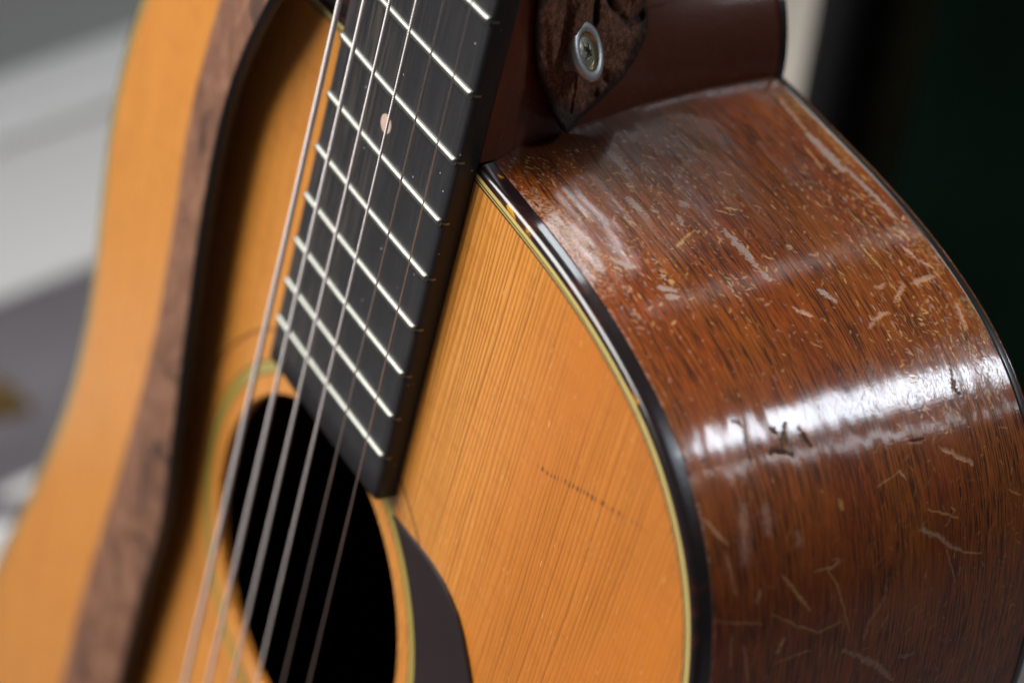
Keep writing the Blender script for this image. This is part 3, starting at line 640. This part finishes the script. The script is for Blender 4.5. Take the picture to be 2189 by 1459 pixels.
blk = np.clip(1.25 - edgeT / 3.6 + (vnoise(u * .8 + 5, v * .8 + 5, 31) - .5) * 1.3, 0, 1) + np.clip(1.6 - v / 5, 0, 1) + np.clip(-bump_ * .5 - .55, 0, 1) + np.clip((u - 22) / 14, 0, 1) * np.clip((vnoise(u * .5, v * .5 + 9, 33) - .35) * 3, 0, 1) * .9  # black edges and tip; shade in the creases is put into the colour
blk = np.clip(np.concatenate([blk, blk[:, ::-1]], 1), 0, 1)
at = leaf.data.attributes.new('black', 'FLOAT', 'POINT'); at.data.foreach_set('value', blk.astype(np.float32).ravel())
# the band across the top: inner (treble) edge and outer edge as measured lines, lifted a few millimetres off the spruce
inner = np.array([(-20, 70, -50), (-50, 40, -30), (-42, 17, 2), (-48.5, -1., 7.2), (-62.5, -36, 5.8), (-65.2, -70, 5.5), (-63.4, -107, 5.2), (-60.4, -147, 4.6), (-59.6, -177, 3.5), (-64, -213, 3.2), (-69, -259.5, 2.2), (-76, -330, .5), (-84, -420, 0), (-92, -505, -3), (-96, -540, -20), (-98, -550, -80)], float)
outer = np.array([(-20, 105, -50), (-62, 66, -30), (-86, 26, -6), (-88, -26, -1.6), (-93, -64, -1.8), (-92, -102, -1.9), (-92, -142, -1.9), (-98, -192, -1.9), (-107, -245, -1.9), (-113, -300, -1.9), (-116, -340, -1.9), (-120, -400, -1.9), (-126, -440, -1.9), (-130, -500, -4), (-132, -540, -20), (-132, -550, -80)], float)
def spl(a, n):
    p = np.r_[[2 * a[0] - a[1]], a, [2 * a[-1] - a[-2]]]; out = []
    m = len(a) - 1
    for g in np.linspace(0, m - 1e-6, n):
        i = int(g); t = g - i; p0, p1, p2, p3 = p[i], p[i + 1], p[i + 2], p[i + 3]
        out.append(.5 * ((2 * p1) + (-p0 + p2) * t + (2 * p0 - 5 * p1 + 4 * p2 - p3) * t * t + (-p0 + 3 * p1 - 3 * p2 + p3) * t ** 3))
    return np.array(out)
NB = 260; I, O = spl(inner, NB), spl(outer, NB)
W_ = O - I; W_ /= np.linalg.norm(W_, axis=1)[:, None]; Tn = np.gradient((I + O) / 2, axis=0); Tn /= np.linalg.norm(Tn, axis=1)[:, None]
Up = np.cross(Tn, W_); Up /= np.linalg.norm(Up, axis=1)[:, None]
if Up[100, 2] < 0: Up = -Up
TH = 3.6; Wd = np.linalg.norm(O - I, axis=1)
secs = []
K = 14
pr = [(0 + .0, -TH * .5 - .9), (0, -1.0), (.25, -.4), (.8, -.05)] + [(t, 0) for t in np.linspace(.06, .94, K)] 
for i in range(NB):
    wd = Wd[i]; row = []
    pts = [(.15, -TH + .5), (0, -TH * .6), (0, -1.1), (.3, -.4), (.9, 0.)] + [(wd * t, .5 * math.sin(math.pi * t)) for t in np.linspace(.08, .92, K)] + [(wd - .9, 0), (wd - .3, -.4), (wd, -1.1), (wd, -TH * .6), (wd - .15, -TH + .5), (wd - .8, -TH)] + [(wd * t, -TH) for t in np.linspace(.9, .1, 6)] + [(.8, -TH)]
    for a, b in pts: row.append(I[i] + W_[i] * a + Up[i] * b)
    secs.append(row)
npf = len(secs[0]); fm = []
for i in range(NB - 1):
    for j in range(npf):
        fm.append(1 if (j <= 3 or j == npf - 1) else 0 if j <= 4 + K else 1 if j <= 4 + K + 5 else 2)
grid('strap_band', np.array(secs), [BANDM, EDGEM, UNDER], strap, close_v=True, loc=SL, fmat=fm)

# ---------------------------------------------------------------- what stands behind, far out of focus
CARPET = m_fabric('mauve_grey_carpet', (.085, .078, .088), (.115, .106, .118), .02)
mesh('floor', [(-3, -3, 0), (3, -3, 0), (3, 3, 0), (-3, 3, 0)], [[0, 1, 2, 3]], CARPET, scale=1, smooth=False)['kind'] = 'structure'
WALLM = m_plain('grey_wall_paint', (.55, .565, .56), .8, .2, .05, .003)
v, f = box(-.76, -.662, -3, .70, 0, .62)
mesh('wall', v, f, WALLM, scale=1, smooth=False)['kind'] = 'structure'
WHITE = m_plain('white_gloss_paint', (.93, .94, .94), .45, .4, .03, .002)
def bevbox(name, x0, x1, y0, y1, z0, z1, mat, parent=None, bev=.006, seg=3):
    bm = bmesh.new(); bmesh.ops.create_cube(bm, size=1)
    for q in bm.verts: q.co = Vector(((x0 + x1) / 2 + q.co.x * (x1 - x0), (y0 + y1) / 2 + q.co.y * (y1 - y0), (z0 + z1) / 2 + q.co.z * (z1 - z0)))
    bmesh.ops.bevel(bm, geom=bm.edges[:], offset=bev, segments=seg, affect='EDGES', profile=.5)
    me = bpy.data.meshes.new(name); bm.to_mesh(me); bm.free(); me.materials.append(mat); o = link(name, me, parent)
    for p in me.polygons: p.use_smooth = True
    return o
led = empty('skirting_ledge', (-.60, 0, 0)); tag(led, 'low white ledge running along the foot of the grey wall', 'ledge')
def ch(o, par): o.parent = par; o.location = -Vector(par.location); return o
def prism(name, pts, y0, y1, mat):
    n = len(pts); v = [(x, y0, z) for x, z in pts] + [(x, y1, z) for x, z in pts]
    return mesh(name, v, [list(range(n)), list(range(n, 2 * n))[::-1]] + [[i, n + i, n + (i + 1) % n, (i + 1) % n] for i in range(n)], mat, scale=1, smooth=False)
ch(prism('ledge_front', [(-.540, .001), (-.541, .004), (-.612, .0385), (-.616, .0385), (-.616, .001)], -2, .70, m_plain('shaded_white_paint', (.86, .86, .85), .5, .4, .03, .002)), led)  # same white as the top, its lesser light put into the colour
ch(prism('ledge_top', [(-.613, .040), (-.6135, .0435), (-.617, .046), (-.660, .052), (-.660, .040)], -2, .70, WHITE), led)
# dark cloth with pale and yellow patches, heaped on the floor by the ledge
def heap(name, cx_, cy_, rx, ry, hgt, mat, seed, parent=None, n=48, rot=0.):
    g = np.linspace(-1.15, 1.15, n); gx, gy = np.meshgrid(g, g, indexing='ij'); a = np.arctan2(gy, gx)
    r = np.hypot(gx, gy) / (1 + .18 * np.sin(3 * a + seed) + .1 * np.sin(5 * a + 2 * seed))
    z = hgt * np.clip(1 - r ** 2, 0, 1) ** .6 * (.5 + vnoise(gx * 3 + seed * 7, gy * 3 + 5, seed) * .9) + .002
    k = np.minimum(1, 1.02 / np.maximum(r, 1e-6)); gx, gy = gx * np.where(r > 1.02, k, 1), gy * np.where(r > 1.02, k, 1)
    c_, s_ = math.cos(rot), math.sin(rot); X = gx * rx; Y = gy * ry
    return grid(name, np.stack([cx_ + X * c_ - Y * s_, cy_ + X * s_ + Y * c_, z], -1) * 1000, mat, parent)
cl = empty('folded_cloth', (-.47, -.02, 0)); tag(cl, 'dark grey cloth heaped on the floor in front of the white ledge', 'cloth')
ch(heap('dark_fold', -.455, .02, .085, .17, .022, m_fabric('mauve_grey_cloth', (.125, .115, .13), (.175, .162, .18), .02), 3), cl)
ch(heap('yellow_patch', -.450, -.034, .022, .03, .04, m_fabric('mustard_cloth', (.22, .14, .04), (.30, .20, .07), .05), 5), cl)
pp = tag(heap('paper_sheet', -.40, -.03, .035, .11, .012, m_fabric('white_paper', (.62, .62, .64), (.72, .72, .72), .03, .7), 8), 'crumpled white paper lying on the floor beside the dark cloth', 'paper')
bx_ = tag(bevbox('cardboard_box', -.53, -.40, .40, .66, .002, .05, m_fabric('beige_cardboard', (.40, .36, .31), (.46, .42, .37), .02, .8), None, .004), 'pale beige box on the floor between the guitar heel and the dark case', 'box')
# dark green plush case lid standing behind the treble shoulder
PLUSH = m_fabric('dark_green_plush', (.014, .030, .020), (.040, .125, .078), .012, .95, .3)
RIM = m_plain('black_case_rim', (.003, .003, .0035), .85, .08, .3, .02)
OLIVE = m_fabric('olive_edge_highlight', (.014, .016, .009), (.075, .08, .035), .03)  # olive highlight along the case edge, painted as a strip
cr_ = Vector((.505, .863, 0)); cn = Vector((.863, -.505, 0))
case = empty('guitar_case', Vector((-.2105, .283, 0)) + cr_ * .45); tag(case, 'open case with black rim and dark green plush lining behind the guitar', 'case')
def cpt(a, b, d):
    a = a + .09 * (b - .27) + .005
    return Vector((-.2105, .283, 0)) + cr_ * a + Vector((0, 0, b)) + cn * d
def case_loop(ins, n=60):
    w2, h2, r = .9, .46, .06; pts = []
    for k in range(n + 1):
        t = k / n
    for (cx_, cz_, a0) in ((r, h2 - r, 180), (w2 - r, h2 - r, 90)):
        for k in range(13):
            an = math.radians(a0 - 90 * k / 12); pts.append((cx_ + (r - ins) * math.cos(an), cz_ + (r - ins) * math.sin(an)))
    return [(ins, .004)] + pts + [(w2 - ins, .004)]
def case_strip(name, levels, mat):
    P = np.array([[tuple(cpt(a, b, d) * 1000) for a, b in case_loop(ins)] for ins, d in levels])
    o = grid(name, P, mat); return ch(o, case)
case_strip('case_rim', [(.0, -.03), (.0, .010), (.004, .016), (.012, .018), (.018, .014), (.020, .004)], RIM)
case_strip('edge_highlight', [(.020, .004), (.024, .008), (.036, .008), (.042, .0)], OLIVE)
lp = case_loop(.041); nx, nz = 50, 30
P = np.array([[tuple(cpt(.041 + (.9 - .082) * i / nx, .004 + (.46 - .055) * j / nz, -.004 - .05 * math.sin(math.pi * min(1, max(0, i / nx))) ** .4 * math.sin(math.pi * min(1, (j / nz) * .5 + .5)) ** .4 + .012 * (vnoise(np.array(i * .22), np.array(j * .12), 4) - .5)) * 1000) for j in range(nz + 1)] for i in range(nx + 1)])
ch(grid('plush_lining', P, PLUSH), case)
